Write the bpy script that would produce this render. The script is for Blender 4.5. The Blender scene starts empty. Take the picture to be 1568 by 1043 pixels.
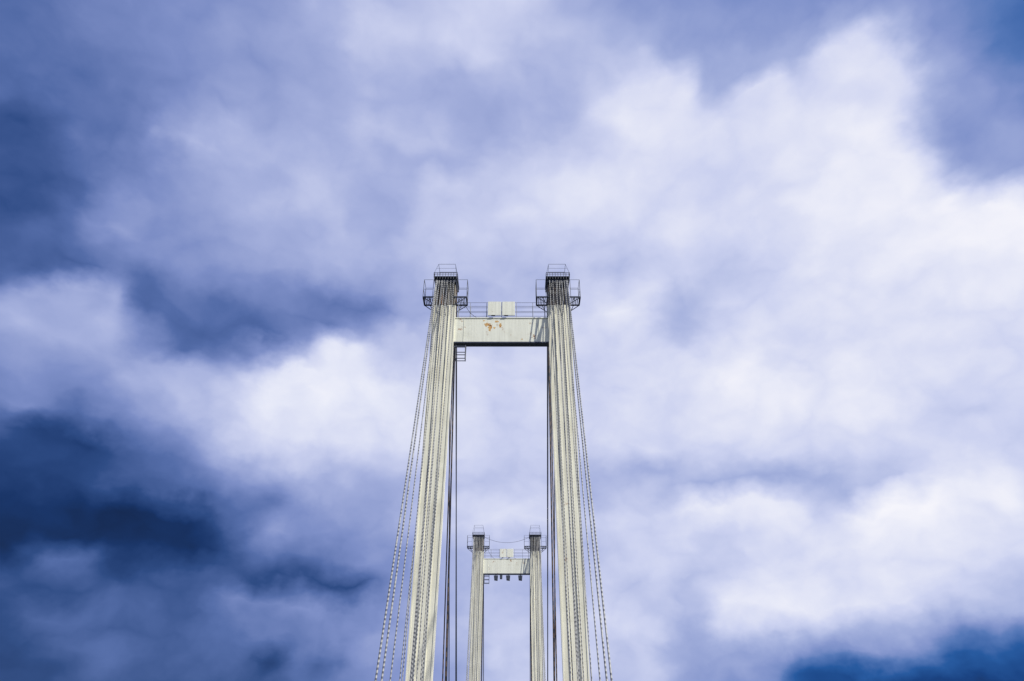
import bpy, bmesh, math, random
from mathutils import Vector, Matrix
random.seed(4)
scene = bpy.context.scene

# ------------------------------------------------------------------ helpers
def s2l(c):
    c = c/255.0
    return c/12.92 if c <= 0.04045 else ((c+0.055)/1.055)**2.4
def rgb(r, g, b): return (s2l(r), s2l(g), s2l(b), 1.0)

class NT:
    def __init__(s, tree): s.t = tree; s.n = tree.nodes; s.l = tree.links
    def new(s, typ, **kw):
        n = s.n.new(typ)
        for k, v in kw.items(): setattr(n, k, v)
        return n
    def setin(s, sock, v):
        if isinstance(v, bpy.types.NodeSocket): s.l.new(v, sock)
        else: sock.default_value = v
    def m(s, op, a, b=None, c=None, clamp=False):
        n = s.new('ShaderNodeMath', operation=op); n.use_clamp = clamp
        s.setin(n.inputs[0], a)
        if b is not None: s.setin(n.inputs[1], b)
        if c is not None: s.setin(n.inputs[2], c)
        return n.outputs[0]
    def vm(s, op, a, b=None, scale=None, out=0):
        n = s.new('ShaderNodeVectorMath', operation=op)
        s.setin(n.inputs[0], a)
        if b is not None: s.setin(n.inputs[1], b)
        if scale is not None: s.setin(n.inputs['Scale'], scale)
        return n.outputs[out]
    def noise(s, vec, scale, detail=4, rough=0.5, dist=0.0):
        n = s.new('ShaderNodeTexNoise'); s.l.new(vec, n.inputs['Vector'])
        n.inputs['Scale'].default_value = scale; n.inputs['Detail'].default_value = detail
        n.inputs['Roughness'].default_value = rough; n.inputs['Distortion'].default_value = dist
        return n
    def rng(s, v, a, b, c=0.0, d=1.0, smooth=False):
        n = s.new('ShaderNodeMapRange'); n.clamp = True
        if smooth: n.interpolation_type = 'SMOOTHSTEP'
        s.setin(n.inputs['Value'], v)
        for k, x in zip(('From Min', 'From Max', 'To Min', 'To Max'), (a, b, c, d)): n.inputs[k].default_value = x
        return n.outputs['Result']
    def mixc(s, f, a, b, mode='MIX'):
        n = s.new('ShaderNodeMix', data_type='RGBA', blend_type=mode)
        s.setin(n.inputs[0], f); s.setin(n.inputs[6], a); s.setin(n.inputs[7], b)
        return n.outputs[2]
    def mixf(s, f, a, b):
        n = s.new('ShaderNodeMix', data_type='FLOAT')
        s.setin(n.inputs[0], f); s.setin(n.inputs[2], a); s.setin(n.inputs[3], b)
        return n.outputs[0]
    def ramp(s, v, stops, interp='LINEAR'):
        n = s.new('ShaderNodeValToRGB'); cr = n.color_ramp; cr.interpolation = interp
        while len(cr.elements) > 1: cr.elements.remove(cr.elements[-1])
        cr.elements[0].position = stops[0][0]; cr.elements[0].color = stops[0][1]
        for p, c in stops[1:]:
            e = cr.elements.new(p); e.color = c
        s.setin(n.inputs[0], v)
        return n.outputs[0]

# ------------------------------------------------------------------ camera
PITCH = math.radians(33.9)
cam_d = bpy.data.cameras.new("camera"); cam = bpy.data.objects.new("camera", cam_d)
scene.collection.objects.link(cam)
cam_d.sensor_width = 36.0; cam_d.lens = 24.0; cam_d.clip_end = 20000; cam_d.clip_start = 0.05
cam.location = (1.13, 0, 0)
cam.rotation_euler = (math.pi/2 + PITCH, 0, 0)
scene.camera = cam
scene.view_settings.view_transform = 'Standard'
scene.view_settings.look = 'None'
scene.view_settings.exposure = 0

# ------------------------------------------------------------------ world: storm-cloud sky laid out by azimuth / elevation
# cloud brightness chart, lens vignette painted into the left corners (rows: high to low, columns: west to east)
T = [
 #  0   98  196  294  392  490  588  686  784  882  980 1078 1176 1274 1372 1470 1568
 [.44,.48,.52,.55,.60,.65,.70,.78,.80,.72,.62,.58,.56,.58,.60,.52,.40],
 [.42,.46,.52,.56,.62,.67,.76,.76,.78,.72,.66,.60,.60,.64,.70,.58,.44],
 [.40,.45,.50,.56,.62,.67,.72,.73,.74,.74,.76,.66,.69,.80,.87,.68,.52],
 [.37,.42,.48,.57,.64,.68,.70,.71,.73,.75,.87,.78,.84,.85,.87,.66,.54],
 [.30,.40,.48,.64,.70,.70,.72,.70,.74,.77,.88,.87,.84,.88,.86,.64,.55],
 [.22,.34,.46,.65,.71,.72,.71,.70,.78,.83,.86,.85,.85,.91,.90,.68,.60],
 [.25,.40,.55,.61,.69,.71,.71,.76,.82,.84,.86,.86,.88,.92,.95,.84,.90],
 [.32,.42,.52,.58,.67,.73,.73,.77,.79,.81,.83,.84,.88,.90,.93,.93,.95],
 [.33,.40,.44,.52,.61,.68,.72,.76,.78,.77,.79,.79,.82,.86,.88,.90,.92],
 [.60,.68,.42,.39,.43,.51,.59,.67,.75,.84,.90,.78,.87,.90,.88,.86,.86],
 [.58,.68,.66,.39,.47,.60,.64,.74,.80,.86,.85,.81,.86,.90,.88,.84,.80],
 [.54,.62,.70,.74,.80,.91,.90,.87,.85,.85,.85,.88,.92,.92,.88,.86,.82],
 [.42,.50,.60,.70,.85,.92,.89,.84,.82,.83,.85,.88,.90,.92,.86,.80,.80],
 [.24,.33,.42,.58,.84,.89,.85,.82,.80,.81,.84,.84,.84,.86,.84,.84,.84],
 [.15,.24,.36,.46,.58,.70,.74,.78,.76,.74,.74,.73,.73,.71,.78,.86,.90],
 [.11,.14,.20,.28,.40,.57,.68,.82,.81,.80,.82,.86,.91,.88,.92,.92,.88],
 [.09,.10,.13,.18,.44,.55,.58,.74,.75,.76,.80,.84,.90,.90,.90,.88,.86],
 [.28,.24,.32,.30,.26,.30,.58,.70,.75,.76,.86,.80,.90,.90,.86,.84,.80],
 [.22,.32,.30,.38,.48,.53,.64,.70,.82,.84,.84,.72,.90,.88,.84,.78,.68],
 [.26,.31,.34,.32,.40,.53,.60,.66,.80,.82,.74,.62,.65,.57,.50,.42,.34],
 [.24,.27,.31,.33,.32,.36,.54,.64,.80,.82,.76,.62,.55,.20,.13,.13,.13],
]
# individual cloud banks: (x, y, rx, ry, tilt deg, brightness, edge softness)
F = [
 (100,470,100,48,5,.69,.3), (225,462,32,44,0,.37,.4), (330,495,110,24,6,.37,.4), (470,485,130,22,-2,.45,.5),
 (500,590,110,60,-10,.93,.4), (290,590,90,45,10,.70,.5), (60,590,90,40,0,.55,.6),
 (130,800,220,60,5,.08,.4), (60,700,120,60,0,.18,.5), (470,800,75,22,0,.64,.35), (430,830,80,18,0,.50,.5),
 (250,890,100,16,3,.48,.4), (90,858,50,12,0,.38,.5), (470,893,100,10,3,.26,.5), (380,925,110,14,-5,.52,.5), (520,925,90,18,0,.56,.6),
 (160,925,60,16,0,.24,.6), (60,940,60,14,0,.36,.6), (505,1032,36,18,0,.10,.5), (410,1008,30,12,0,.20,.7), (180,980,120,14,0,.38,.7),
 (950,478,48,26,0,.94,.35), (1040,475,50,40,0,.73,.5), (1190,458,80,15,-12,.92,.4), (1120,422,90,14,-5,.76,.6),
 (1000,150,60,60,40,.88,.7), (1110,105,70,26,20,.65,.7), (1330,130,70,90,-20,.88,.7), (1180,150,50,26,0,.88,.7),
 (1500,190,80,90,0,.62,.7), (1500,340,110,50,0,.95,.6), (1340,250,60,80,0,.94,.6),
 (1140,735,210,22,2,.69,.5), (1150,785,90,22,3,.94,.35), (1370,775,80,22,-8,.95,.35), (1500,745,80,26,-12,.93,.45),
 (1000,905,65,48,0,.74,.5), (1010,850,70,20,0,.84,.6), (1150,930,90,36,-15,.92,.35), (1080,945,20,20,0,.62,.6), (1340,990,40,12,0,.58,.6),
 (1420,1022,230,16,1,.12,.4), (1370,950,170,20,4,.66,.7), (1060,1025,80,10,0,.62,.6), (1010,1000,60,8,0,.80,.6),
 (590,530,70,14,0,.86,.4), (760,720,120,24,0,.75,.6), (770,790,80,18,0,.84,.6), (760,650,90,40,0,.81,.7),
 (30,240,60,70,0,.26,.6), (60,390,90,22,0,.34,.6), (170,320,60,36,0,.61,.7), (350,220,80,30,0,.74,.5), (560,50,60,30,0,.77,.6),
 (620,200,90,30,0,.76,.6), (720,60,60,30,0,.82,.6), (460,310,80,30,0,.75,.6), (700,300,90,22,0,.80,.6),
]
F = [(a, b, c, d, math.radians(t), v, s) for a, b, c, d, t, v, s in F]
NR, NC = len(T), len(T[0])
def sstep(t): t = min(max(t, 0), 1); return t*t*(3-2*t)
def tab(px, py):
    px = min(max(px, -200), 1768); py = min(max(py, -150), 1200)
    fx = min(max(px/1568*(NC-1), 0), NC-1.001); fy = min(max(py/1045*(NR-1), 0), NR-1.001)
    i, j = int(fx), int(fy); a, b = sstep(fx-i), sstep(fy-j)
    a = (a+fx-i)/2; b = (b+fy-j)/2
    v = (T[j][i]*(1-a)+T[j][i+1]*a)*(1-b)+(T[j+1][i]*(1-a)+T[j+1][i+1]*a)*b
    for cx, cy, rx, ry, t, fv, s in F:
        dx, dy = px-cx, py-cy
        u = (dx*math.cos(t)+dy*math.sin(t))/rx; w = (-dx*math.sin(t)+dy*math.cos(t))/ry
        r = math.hypot(u, w)
        k = sstep((1+s*.4-r)/max(s*.8, .05))*.85
        v += (fv-v)*k
    return v
EL0, EL1 = 3.0, 66.0
NEL = 36; NAZ = 32
def lum(az, el):
    a, e = math.radians(az), math.radians(el)
    d = (math.cos(e)*math.sin(a), math.cos(e)*math.cos(a), math.sin(e))
    f = max(d[1]*math.cos(PITCH)+d[2]*math.sin(PITCH), .15)
    u = -d[1]*math.sin(PITCH)+d[2]*math.cos(PITCH)
    return tab(784+1045*d[0]/f, 521-1045*u/f)

SUN = Vector((.70, -.46, .55)).normalized()
world = bpy.data.worlds.new("World"); scene.world = world; world.use_nodes = True
W = NT(world.node_tree); W.n.clear()
tc = W.new('ShaderNodeTexCoord'); D = tc.outputs['Generated']
squash = W.vm('MULTIPLY', D, (1.0, 1.0, 1.35))
w1 = W.noise(squash, 6.5, 1, .4).outputs['Color']
w2c = W.noise(squash, 15.0, 4, .52).outputs['Color']
o1 = W.vm('SCALE', W.vm('SUBTRACT', w1, (.5, .5, .5)), scale=0.04)
o2 = W.vm('SCALE', W.vm('SUBTRACT', w2c, (.5, .5, .5)), scale=0.062)
Dw = W.vm('NORMALIZE', W.vm('ADD', W.vm('ADD', D, o1), o2))
sp = W.new('ShaderNodeSeparateXYZ'); W.l.new(Dw, sp.inputs[0])
az = W.m('ARCTAN2', sp.outputs[0], sp.outputs[1])
el = W.m('ARCSINE', sp.outputs[2])
el_n = W.m('MULTIPLY', W.rng(el, math.radians(EL0), math.radians(EL1)), float(NEL-1))
cmb = W.new('ShaderNodeCombineXYZ')
for i in range(3): W.l.new(el_n, cmb.inputs[i])
halves = [(-58.0, 4.0), (-4.0, 58.0)]
azs = [W.rng(az, math.radians(a), math.radians(b)) for a, b in halves]
wR = W.rng(az, math.radians(-2), math.radians(2))
val = None
for g in range(NEL//3):
    hat = W.vm('MAXIMUM', W.vm('SUBTRACT', (1, 1, 1), W.vm('ABSOLUTE', W.vm('SUBTRACT', cmb.outputs[0], (3*g, 3*g+1, 3*g+2)))), (0, 0, 0))
    cols = []
    for h, (a0, a1) in enumerate(halves):
        stops = []
        for c in range(NAZ):
            azd = a0+(a1-a0)*c/(NAZ-1)
            v = [lum(azd, EL0+(EL1-EL0)*(3*g+k)/(NEL-1)) for k in range(3)]
            stops.append((c/(NAZ-1), (*v, 1)))
        cols.append(W.ramp(azs[h], stops, 'CARDINAL'))
    dv = W.vm('DOT_PRODUCT', W.mixc(wR, cols[0], cols[1]), hat, out=1)
    val = dv if val is None else W.m('ADD', val, dv)
# soft cloud structure, finer and stronger near the horizon
vsrc = W.vm('ADD', squash, W.vm('SCALE', o2, scale=.8))
det = W.noise(vsrc, 7.0, 5, .54, 0).outputs['Fac']
bil = W.m('ABSOLUTE', W.m('SUBTRACT', W.noise(vsrc, 11.0, 2, .45).outputs['Fac'], .5))
gen = W.m('MULTIPLY_ADD', W.noise(squash, 2.1, 4, .5).outputs['Fac'], 1.6, -.15)
spd = W.new('ShaderNodeSeparateXYZ'); W.l.new(D, spd.inputs[0])
az0 = W.m('ABSOLUTE', W.m('ARCTAN2', spd.outputs[0], spd.outputs[1]))
out = W.m('MAXIMUM', W.rng(az0, math.radians(57), math.radians(80), smooth=True), W.rng(spd.outputs[2], .93, .985, smooth=True))
val = W.mixf(out, val, gen)
low = W.rng(spd.outputs[2], .15, .8, 1.0, .7)
dd = W.m('ADD', W.m('MULTIPLY', W.m('SUBTRACT', det, .5), .33), W.m('MULTIPLY', W.m('SUBTRACT', bil, .09), .24))
val = W.m('ADD', val, W.m('MULTIPLY', dd, low), clamp=True)
C1 = [(0, rgb(4,26,66)), (.12, rgb(14,46,100)), (.25, rgb(42,72,130)), (.4, rgb(84,108,168)), (.55, rgb(126,143,199)),
      (.7, rgb(168,179,223)), (.82, rgb(205,211,241)), (.92, rgb(231,234,250)), (1, rgb(248,248,255))]
C2 = [(0, rgb(2,34,84)), (.15, rgb(4,60,128)), (.3, rgb(30,86,158)), (.45, rgb(86,120,184)), (.58, rgb(134,151,206)),
      (.7, rgb(169,181,224)), (.82, rgb(206,212,242)), (.92, rgb(233,235,250)), (1, rgb(250,249,255))]
c1 = W.ramp(val, C1); c2 = W.ramp(val, C2)
cl = W.mixc(W.rng(az, math.radians(5), math.radians(20)), c1, c2)
sky = W.new('ShaderNodeTexSky', sky_type='NISHITA'); sky.sun_disc = False
sky.sun_elevation = math.asin(SUN.z); sky.sun_rotation = math.atan2(SUN.x, SUN.y)
cl10 = W.vm('SCALE', cl, scale=10.0)
col = W.mixc(0.97, sky.outputs[0], cl10)
bg = W.new('ShaderNodeBackground'); bg.inputs['Strength'].default_value = 0.1
W.l.new(col, bg.inputs['Color'])
wo = W.new('ShaderNodeOutputWorld'); W.l.new(bg.outputs[0], wo.inputs['Surface'])
world.cycles.sampling_method = 'MANUAL'; world.cycles.sample_map_resolution = 128

sl = bpy.data.lights.new("sun", 'SUN'); sl.energy = 4.3; sl.angle = math.radians(1.0); sl.color = (1, .97, .88)
so = bpy.data.objects.new("sun", sl); scene.collection.objects.link(so)
so.rotation_euler = SUN.to_track_quat('Z', 'Y').to_euler()

# ------------------------------------------------------------------ materials
def base_mat(name):
    m = bpy.data.materials.new(name); m.use_nodes = True
    n = NT(m.node_tree); b = n.n['Principled BSDF']; g = n.new('ShaderNodeNewGeometry')
    return m, n, b, g.outputs['Position']
def paint_mat(name, col, dark, rustmul=1.0, rough=.55, seams=True, rth=.66, st=.6):
    m, n, b, P = base_mat(name)
    big = n.noise(P, .35, 4, .6).outputs['Fac']
    streak = n.noise(n.vm('MULTIPLY', P, (3.5, 3.5, .12)), 1.2, 5, .6).outputs['Fac']
    speck = n.noise(P, 5.0, 5, .65).outputs['Fac']
    c = n.mixc(n.rng(streak, .42, .68, 0, st), col, dark)
    c = n.mixc(n.rng(big, .5, .75, 0, .4), c, (dark[0]*.8, dark[1]*.78, dark[2]*.7, 1))
    rust = n.m('MULTIPLY', n.rng(n.noise(P, .9, 6, .65).outputs['Fac'], rth, rth+.06), n.rng(speck, .4, .6))
    c = n.mixc(n.m('MULTIPLY', rust, rustmul), c, (.30, .13, .04, 1))
    if seams:
        s = n.new('ShaderNodeSeparateXYZ'); n.l.new(P, s.inputs[0])
        fr = n.m('FRACT', n.m('DIVIDE', s.outputs[2], 3.05))
        c = n.mixc(n.rng(fr, .985, .987, 0, .15), c, (dark[0]*.4, dark[1]*.4, dark[2]*.4, 1))
    n.l.new(c, b.inputs['Base Color']); b.inputs['Roughness'].default_value = rough
    bp = n.new('ShaderNodeBump'); bp.inputs['Strength'].default_value = .15; bp.inputs['Distance'].default_value = .05
    n.l.new(speck, bp.inputs['Height']); n.l.new(bp.outputs[0], b.inputs['Normal'])
    return m
M_paint = paint_mat("cream_tower_paint", (.80, .78, .64, 1), (.52, .50, .40, 1), st=.75)
M_beam = paint_mat("cream_beam_paint", (.78, .78, .66, 1), (.60, .60, .51, 1), 1.0, seams=False, rth=.60)
M_head = paint_mat("weathered_steel", (.28, .26, .22, 1), (.14, .11, .08, 1), 1.0, .7, seams=False, rth=.52)
M_dark = paint_mat("dark_steel_and_shade", (.035, .045, .075, 1), (.02, .025, .04, 1), .3, .6, seams=False)  # dark steel; also carries painted shade on platforms and beam underside
M_rail = paint_mat("galvanised_rail", (.16, .18, .24, 1), (.08, .09, .14, 1), .2, .5, seams=False)
def rust_patch(name):
    m, n, b, P = base_mat(name)
    f = n.noise(P, 3.5, 6, .7).outputs['Fac']
    n.l.new(n.mixc(n.rng(f, .42, .62), (.66, .44, .18, 1), (.36, .15, .05, 1)), b.inputs['Base Color'])
    b.inputs['Roughness'].default_value = .9
    return m
def cable_mat(name, c0, c1, period):
    m, n, b, P = base_mat(name)
    s = n.new('ShaderNodeSeparateXYZ'); n.l.new(P, s.inputs[0])
    fr = n.m('FRACT', n.m('DIVIDE', s.outputs[2], period))
    j = n.noise(P, 1.3, 2).outputs['Fac']
    f = n.m('MULTIPLY', n.rng(fr, .45, .6), n.rng(j, .3, .5))
    n.l.new(n.mixc(f, c0, c1), b.inputs['Base Color']); b.inputs['Roughness'].default_value = .5
    return m
M_cab = cable_mat("stay_strand_wrapped", (.36, .36, .35, 1), (.06, .065, .085, 1), .31)
M_cabd = cable_mat("stay_strand_shaded", (.035, .04, .06, 1), (.015, .02, .035, 1), .9)  # darker strand copy: shade on the rear stays is put into the colour
M_cabr = cable_mat("stay_strand_rusty", (.14, .09, .06, 1), (.03, .03, .035, 1), .8)

# ------------------------------------------------------------------ mesh helpers
class MB:
    def __init__(s): s.bm = bmesh.new()
    def box(s, x0, x1, y0, y1, z0, z1, bev=0.0):
        r = bmesh.ops.create_cube(s.bm, size=1.0)
        vs = r['verts']
        for v in vs:
            v.co = Vector(((x0+x1)/2+v.co.x*(x1-x0), (y0+y1)/2+v.co.y*(y1-y0), (z0+z1)/2+v.co.z*(z1-z0)))
        if bev:
            es = list({e for v in vs for e in v.link_edges})
            bmesh.ops.bevel(s.bm, geom=es, offset=bev, segments=2, affect='EDGES')
        return s
    def bar(s, p, q, r=.03, n=6, r2=None):
        p, q = Vector(p), Vector(q); d = q-p; L = d.length
        if L < 1e-6: return s
        M = Matrix.Translation((p+q)/2) @ d.to_track_quat('Z', 'Y').to_matrix().to_4x4()
        bmesh.ops.create_cone(s.bm, cap_ends=True, segments=n, radius1=r, radius2=r if r2 is None else r2, depth=L, matrix=M)
        return s
    def poly(s, pts):
        vs = [s.bm.verts.new(p) for p in pts]; s.bm.faces.new(vs); return s
    def prism(s, pts, y0, y1):      # pts in xz
        a = [s.bm.verts.new((x, y0, z)) for x, z in pts]; b = [s.bm.verts.new((x, y1, z)) for x, z in pts]
        s.bm.faces.new(a); s.bm.faces.new(b[::-1])
        for i in range(len(pts)):
            j = (i+1) % len(pts); s.bm.faces.new((a[j], a[i], b[i], b[j]))
        return s
    def obj(s, name, mat, parent=None):
        bmesh.ops.recalc_face_normals(s.bm, faces=s.bm.faces)
        me = bpy.data.meshes.new(name); s.bm.to_mesh(me); s.bm.free()
        me.materials.append(mat)
        o = bpy.data.objects.new(name, me); scene.collection.objects.link(o)
        if parent: o.parent = parent
        return o
def empty(name, loc=(0, 0, 0)):
    e = bpy.data.objects.new(name, None); e.location = loc; scene.collection.objects.link(e); return e

DECK = -1.6; HT = 1.20; HB = .98; CX = 6.22; LD = .95; ZT = 44.7; ZB = -22
def hw(z): return HB+(HT-HB)*min(max(z/44.0, 0), 1)
def tower(Y, far=False):
    root = empty("bridge_tower", (0, Y, 0))
    for s, side in ((-1, "left"), (1, "right")):
        cx = s*CX
        def X(a): return cx+s*a          # outward positive
        def bx(mb, a0, a1, *r, **k):
            x0, x1 = sorted((X(a0), X(a1))); mb.box(x0, x1, *r, **k)
        def tp(mb, f0, o0, f1, o1_, y0, y1, zt=ZT):   # tapered strip between f*hw+o
            pts = [(X(f0*hw(z)+o0), z) for z in (ZB, 0, zt)] + [(X(f1*hw(z)+o1_), z) for z in (zt, 0, ZB)]
            mb.prism(pts, y0, y1)
        mb = MB(); tp(mb, -1, 0, 1, 0, 0, LD)
        tp(mb, -1, -.03, -1, .09, -.05, .2, 44.6); tp(mb, 1, -.09, 1, .03, -.05, .2, 44.6)
        tp(mb, -.42, -.03, -.42, .03, -.09, .01, 44.6); tp(mb, .38, -.03, .38, .03, -.09, .01, 44.6)
        mb.obj(side+"_leg", M_paint, root)
        mb = MB(); bx(mb, -.95, .95, .3, .9, 44.7, 47.3)
        for a in (-1.05, -.35, .35, 1.05):
            bx(mb, a-.05, a+.05, -.15, 1.1, 44.7, 47.4)
        mb.obj(side+"_head_shaft", M_head, root)
        # saddle box + grating platform
        mb = MB(); bx(mb, -1.18, 1.18, -.6, 1.6, 47.4, 47.9, bev=.04)
        bx(mb, -1.3, 1.3, -.9, 1.9, 47.9, 48.0)
        for i in range(9):
            a = -1.2+i*.3; mb.bar((X(a), -.9, 47.6), (X(a), -.9, 48.5), .03)
            mb.bar((X(a), 1.9, 48.0), (X(a), 1.9, 48.5), .03)
        for z in (48.28, 48.5):
            mb.bar((X(-1.3), -.9, z), (X(1.3), -.9, z), .03); mb.bar((X(-1.3), 1.9, z), (X(1.3), 1.9, z), .03)
            for a in (-1.3, 1.3): mb.bar((X(a), -.9, z), (X(a), 1.9, z), .03)
        mb.obj(side+"_saddle_platform", M_dark, root)  # shadow under the saddle is part of this dark colour
        mb = MB()
        for a, b in ((-1.25, -.95), (1.25, .95)):
            mb.bar((X(a), -.9, 48.5), (X(b), -.2, 50.3), .022); mb.bar((X(a), 1.9, 48.5), (X(b), 1.2, 50.3), .022)
            mb.bar((X(b), -.2, 50.3), (X(b), 1.2, 50.3), .022)
        for y in (-.2, 1.2): mb.bar((X(-.95), y, 50.3), (X(.95), y, 50.3), .022)
        mb.bar((X(-1.1), -.55, 49.4), (X(1.1), -.55, 49.4), .015)
        mb.obj(side+"_top_guard_frame", M_rail, root)
        # side service platforms with grated floors
        mb = MB(); mr = MB()
        for q in (-1, 1):
            a0, a1 = q*1.0, q*2.4
            x0, x1 = sorted((X(a0), X(a1)))
            ya, yb = -.2, 1.3
            for i in range(8):
                xx = x0+(x1-x0)*(i+.5)/8; mb.box(xx-.035, xx+.035, ya, yb, 45.66, 45.74)
            for y in (ya, yb): mb.box(x0, x1, y-.05, y+.05, 45.56, 45.70)
            for y in (ya, yb):
                mb.bar((X(a1), y, 45.62), (X(q*1.1), y, 44.6), .05)
                mb.bar((X(a1), y, 45.6), (X(a1), y, 48.05), .035)
                mb.bar((X(q*1.75), y, 45.6), (X(q*1.45), y, 44.9), .04)
            mb.box(*sorted((X(a1)-.04, X(a1)+.04)), ya, yb, 45.56, 45.75)
            for z in (46.7, 48.05):
                mr.bar((X(a1), ya, z), (X(a1), yb, z), .025)
                mr.bar((X(q*1.35), ya, z), (X(a1), ya, z), .022)
                if z > 48: mr.bar((X(q*1.35), yb, z), (X(a1), yb, z), .022)
            mb.bar((X(q*1.35), ya, 45.6), (X(q*1.35), ya, 48.05), .03)
        mb.obj(side+"_service_platforms", M_dark, root); mr.obj(side+"_platform_rails", M_rail, root)  # navy tone of the posts is shade held in the material
        # stays
        mb = MB(); mc = MB()
        front = [(1.0, 1.05, 15.2, .065), (.9, .95, 13.4, .065), (.65, .85, 10.4, .05), (.4, .5, 8.0, .04), (.1, .0, 5.2, .045),
                 (-.25, -.3, 6.6, .045), (-.6, -.62, 4.6, .04), (-.95, -.80, 5.6, .045), (.8, .85, 3.6, .04), (.3, .3, 3.2, .04), (-.1, -.1, 2.4, .04)]
        for t, bt, dist, r in front:
            mb.bar((X(t), -.75, 47.5), (X(bt), -dist, DECK+.3), r*.75, 8, r)if False else mb.bar((X(bt), -dist, DECK+.3), (X(t), -.75, 47.5), r, 8)
            mc.box(X(bt)-.12, X(bt)+.12, -dist-.2, -dist+.2, DECK, DECK+.45)
        for a in (-.75, -.4, .2, .5): mb.bar((X(a), -.6, 47.5), (X(a*.9), -.12, 43.4), .03)
        mb.obj(side+"_front_stay_cables", M_cab, root)
        mb = MB()
        for t, bt, dist, r in [(-1.1, -1.15, 31.5, .055), (-1.0, -1.05, 35, .055), (-.95, -1.05, 17.0, .06), (-.3, -.3, 33, .05), (.8, .8, 22, .05)]:
            mb.bar((X(t), 1.6, 47.5), (X(bt), dist, DECK+.3), r, 8)
            mc.box(X(bt)-.12, X(bt)+.12, dist-.2, dist+.2, DECK, DECK+.45)
        mb.obj(side+"_rear_stay_cables", M_cabd, root)
        mb = MB()
        for t, bt, dist, r in [(-1.05, -1.12, 14.2, .075), (-.9, -1.0, 12.2, .06)]:
            mb.bar((X(t), 1.6, 47.5), (X(bt), dist, DECK+.3), r, 8)
            mc.box(X(bt)-.14, X(bt)+.14, dist-.2, dist+.2, DECK, DECK+.45)
        mb.obj(side+"_weathered_stay_cables", M_cabr, root)
        mc.obj(side+"_cable_anchors", M_head, root)
    # cross beam
    xi = CX-HT+.03
    mb = MB(); mb.box(-xi, xi, .18, .75, 39.95, 43.0)
    mb.box(-xi, xi, .10, .85, 43.0, 43.1)
    for x in (-4.0, 4.0): mb.box(x-.03, x+.03, .15, .18, 39.97, 42.98)
    mb.obj("cross_beam", M_beam, root)
    mb = MB(); mb.box(-xi, xi, .10, .85, 39.8, 39.948); mb.obj("beam_shaded_flange", M_dark, root)  # dark strip paints in the shade of the beam underside
    # rust patches: irregular thin flakes standing 4 mm proud
    rs = random.Random(7); mb = MB()
    for cx0, cz0, w, h in ((-1.55, 42.2, .55, .35), (-1.2, 41.8, .3, .7), (-.5, 42.6, .3, .18), (-.1, 42.1, .22, .35), (-1.9, 42.7, .18, .12), (-.75, 41.75, .15, .2), (2.2, 40.3, .12, .1)):
        pts = []
        for k in range(18):
            a = 2*math.pi*k/18; rr = rs.uniform(.4, 1.0)
            pts.append((cx0+math.cos(a)*w*rr, .176, cz0+math.sin(a)*h*rr))
        mb.poly(pts)
    if not far: mb.obj("rust_patches", rust_patch("rust"), root)
    # rails, panels
    mb = MB()
    for y in (.14, .8):
        for x in (-4.7, -3.4, -1.62, 0, 1.62, 3.4, 4.7): mb.bar((x, y, 43.1), (x, y, 45.1), .03)
        for z in (43.75, 44.4, 45.1): mb.bar((-4.98, y, z), (4.98, y, z), .022)
    mb.obj("beam_walkway_rail", M_rail, root)
    mb = MB(); mb.box(-1.5, -.06, -.02, .08, 43.3, 45.15, bev=.02); mb.box(.06, 1.45, -.02, .08, 43.3, 45.15, bev=.02)
    mb.obj("beam_panels", M_beam, root)
    mb = MB()
    for x in (-.9, .5): mb.box(x-.22, x+.22, -.12, -.02, 43.16, 43.28, bev=.03)
    # hanging access cage under the beam
    x0, x1 = -4.85, -3.75
    mb.box(x0-.1, x1, .2, .32, 39.35, 39.5)
    for x in (x0+.1, x1):
        for y in (.3, .8): mb.bar((x, y, 39.75), (x, y, 37.95), .05)
    for z in (38.75, 38.0):
        for y in (.3, .8): mb.bar((x0+.1, y, z), (x1, y, z), .05)
        for x in (x0+.1, x1): mb.bar((x, .3, z), (x, .8, z), .045)
    if far:
        for x in (-2.3, 0.3, 2.9):
            mb.bar((x, .6, 39.85), (x, .6, 39.3), .09); mb.prism([(x-.45, 39.55), (x+.45, 39.55), (x+.35, 38.6), (x-.35, 38.7)], .2, 1.0)
        x = -1.2; mb.prism([(x-.3, 39.79), (x+.3, 39.79), (x+.25, 38.9), (x-.25, 38.9)], .2, .8)
    mb.obj("access_cage_and_lamps", M_dark, root)
    mb = MB(); N = 16; pr = None
    for i in range(N+1):
        t = i/N; x = -CX+1.3+(2*CX-2.6)*t; p = (x, 1.0, 48.0-(1.2 if far else 0)*4*t*(1-t))
        if pr and far: mb.bar(pr, p, .03)
        pr = p
    pr = None
    for i in range(9):
        t = i/8; p = (-CX+1.9+1.6*t, .1, 45.5-2.4*t-1.0*4*t*(1-t)*.4)
        if pr: mb.bar(pr, p, .025)
        pr = p
    mb.obj("slack_power_cable", M_dark, root)
    return root
tower(59.56)
tower(148.3, True)

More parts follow.
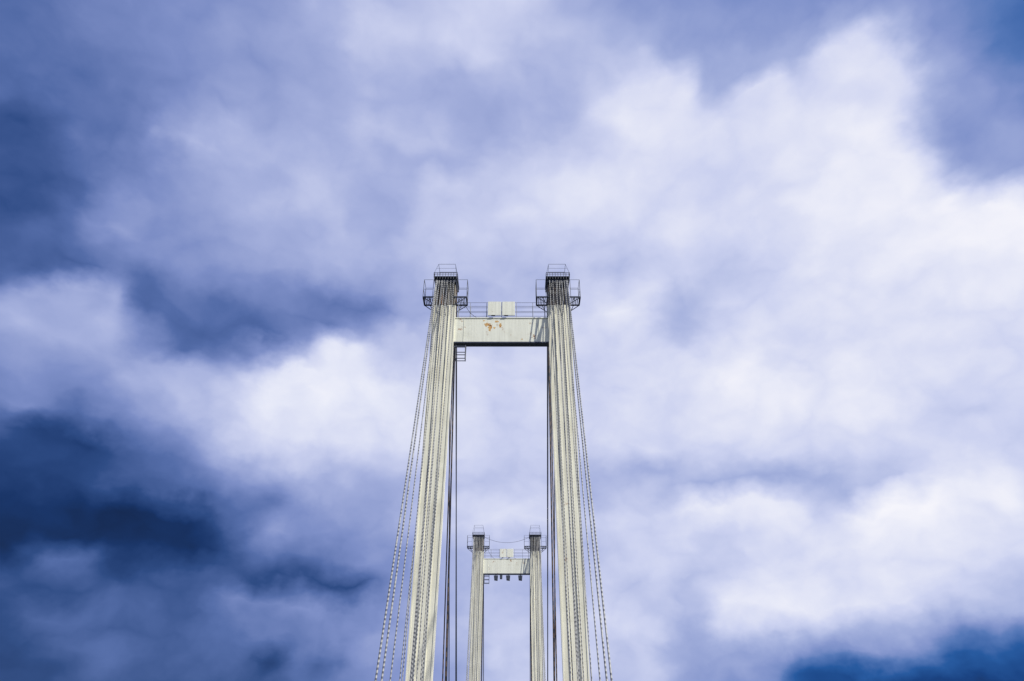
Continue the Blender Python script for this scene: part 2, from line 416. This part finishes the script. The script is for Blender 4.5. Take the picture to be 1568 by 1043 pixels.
# ------------------------------------------------------------------ deck, river, ground
def simple(name, c0, c1, scale, rough, bump=.2):
    m, n, b, P = base_mat(name)
    f = n.noise(P, scale, 5, .6).outputs['Fac']
    n.l.new(n.mixc(n.rng(f, .3, .7), c0, c1), b.inputs['Base Color']); b.inputs['Roughness'].default_value = rough
    bp = n.new('ShaderNodeBump'); bp.inputs['Strength'].default_value = bump; n.l.new(f, bp.inputs['Height']); n.l.new(bp.outputs[0], b.inputs['Normal'])
    return m
M_asph = simple("asphalt", (.04, .04, .042, 1), (.065, .063, .06, 1), 6, .9)
M_conc = simple("concrete", (.30, .29, .27, 1), (.22, .21, .2, 1), 2, .85)
M_white = simple("road_marking_paint", (.7, .7, .68, 1), (.5, .5, .48, 1), 9, .7)
M_water = simple("river_water", (.02, .035, .04, 1), (.03, .045, .05, 1), .4, .08, .25)
M_grass = simple("grassland", (.05, .075, .03, 1), (.09, .10, .045, 1), .05, .95)
deck = empty("bridge_deck")
Y0, Y1 = -160, 330
mb = MB(); mb.box(-8.6, 8.6, Y0, Y1, DECK-1.6, DECK-.02)
mb.obj("deck_slab", M_conc, deck)
mb = MB(); mb.poly([(-4.2, Y0, DECK-.012), (4.2, Y0, DECK-.012), (4.2, Y1, DECK-.012), (-4.2, Y1, DECK-.012)]); mb.obj("roadway", M_asph, deck)
mb = MB()
for s in (-1, 1):
    x0, x1 = sorted((s*4.2, s*4.5)); mb.box(x0, x1, Y0, Y1, DECK-.018, DECK+.13, bev=.02)
mb.obj("kerbs", M_conc, deck)
mb = MB()
y = Y0
while y < Y1:
    mb.poly([(-.07, y, DECK-.008), (.07, y, DECK-.008), (.07, y+3, DECK-.008), (-.07, y+3, DECK-.008)]); y += 9
for s in (-1, 1):
    mb.poly([(s*3.9-.06, Y0, DECK-.008), (s*3.9+.06, Y0, DECK-.008), (s*3.9+.06, Y1, DECK-.008), (s*3.9-.06, Y1, DECK-.008)])
mb.obj("lane_markings", M_white, deck)
mb = MB()
for s in (-1, 1):
    y = Y0
    while y <= Y1:
        mb.bar((s*8.4, y, DECK-.03), (s*8.4, y, DECK+1.1), .04); y += 2.5
    for z in (.35, .7, 1.1): mb.bar((s*8.4, Y0, DECK+z), (s*8.4, Y1, DECK+z), .035)
mb.obj("parapet_railing", M_rail, deck)
mb = MB(); S = 7000; mb.poly([(-S, -S, -22), (S, -S, -22), (S, S, -22), (-S, S, -22)]); mb.obj("ground", M_grass)
mb = MB(); mb.poly([(-S, 25, -21.9), (S, 25, -21.9), (S, 215, -21.9), (-S, 215, -21.9)]); mb.obj("river", M_water)
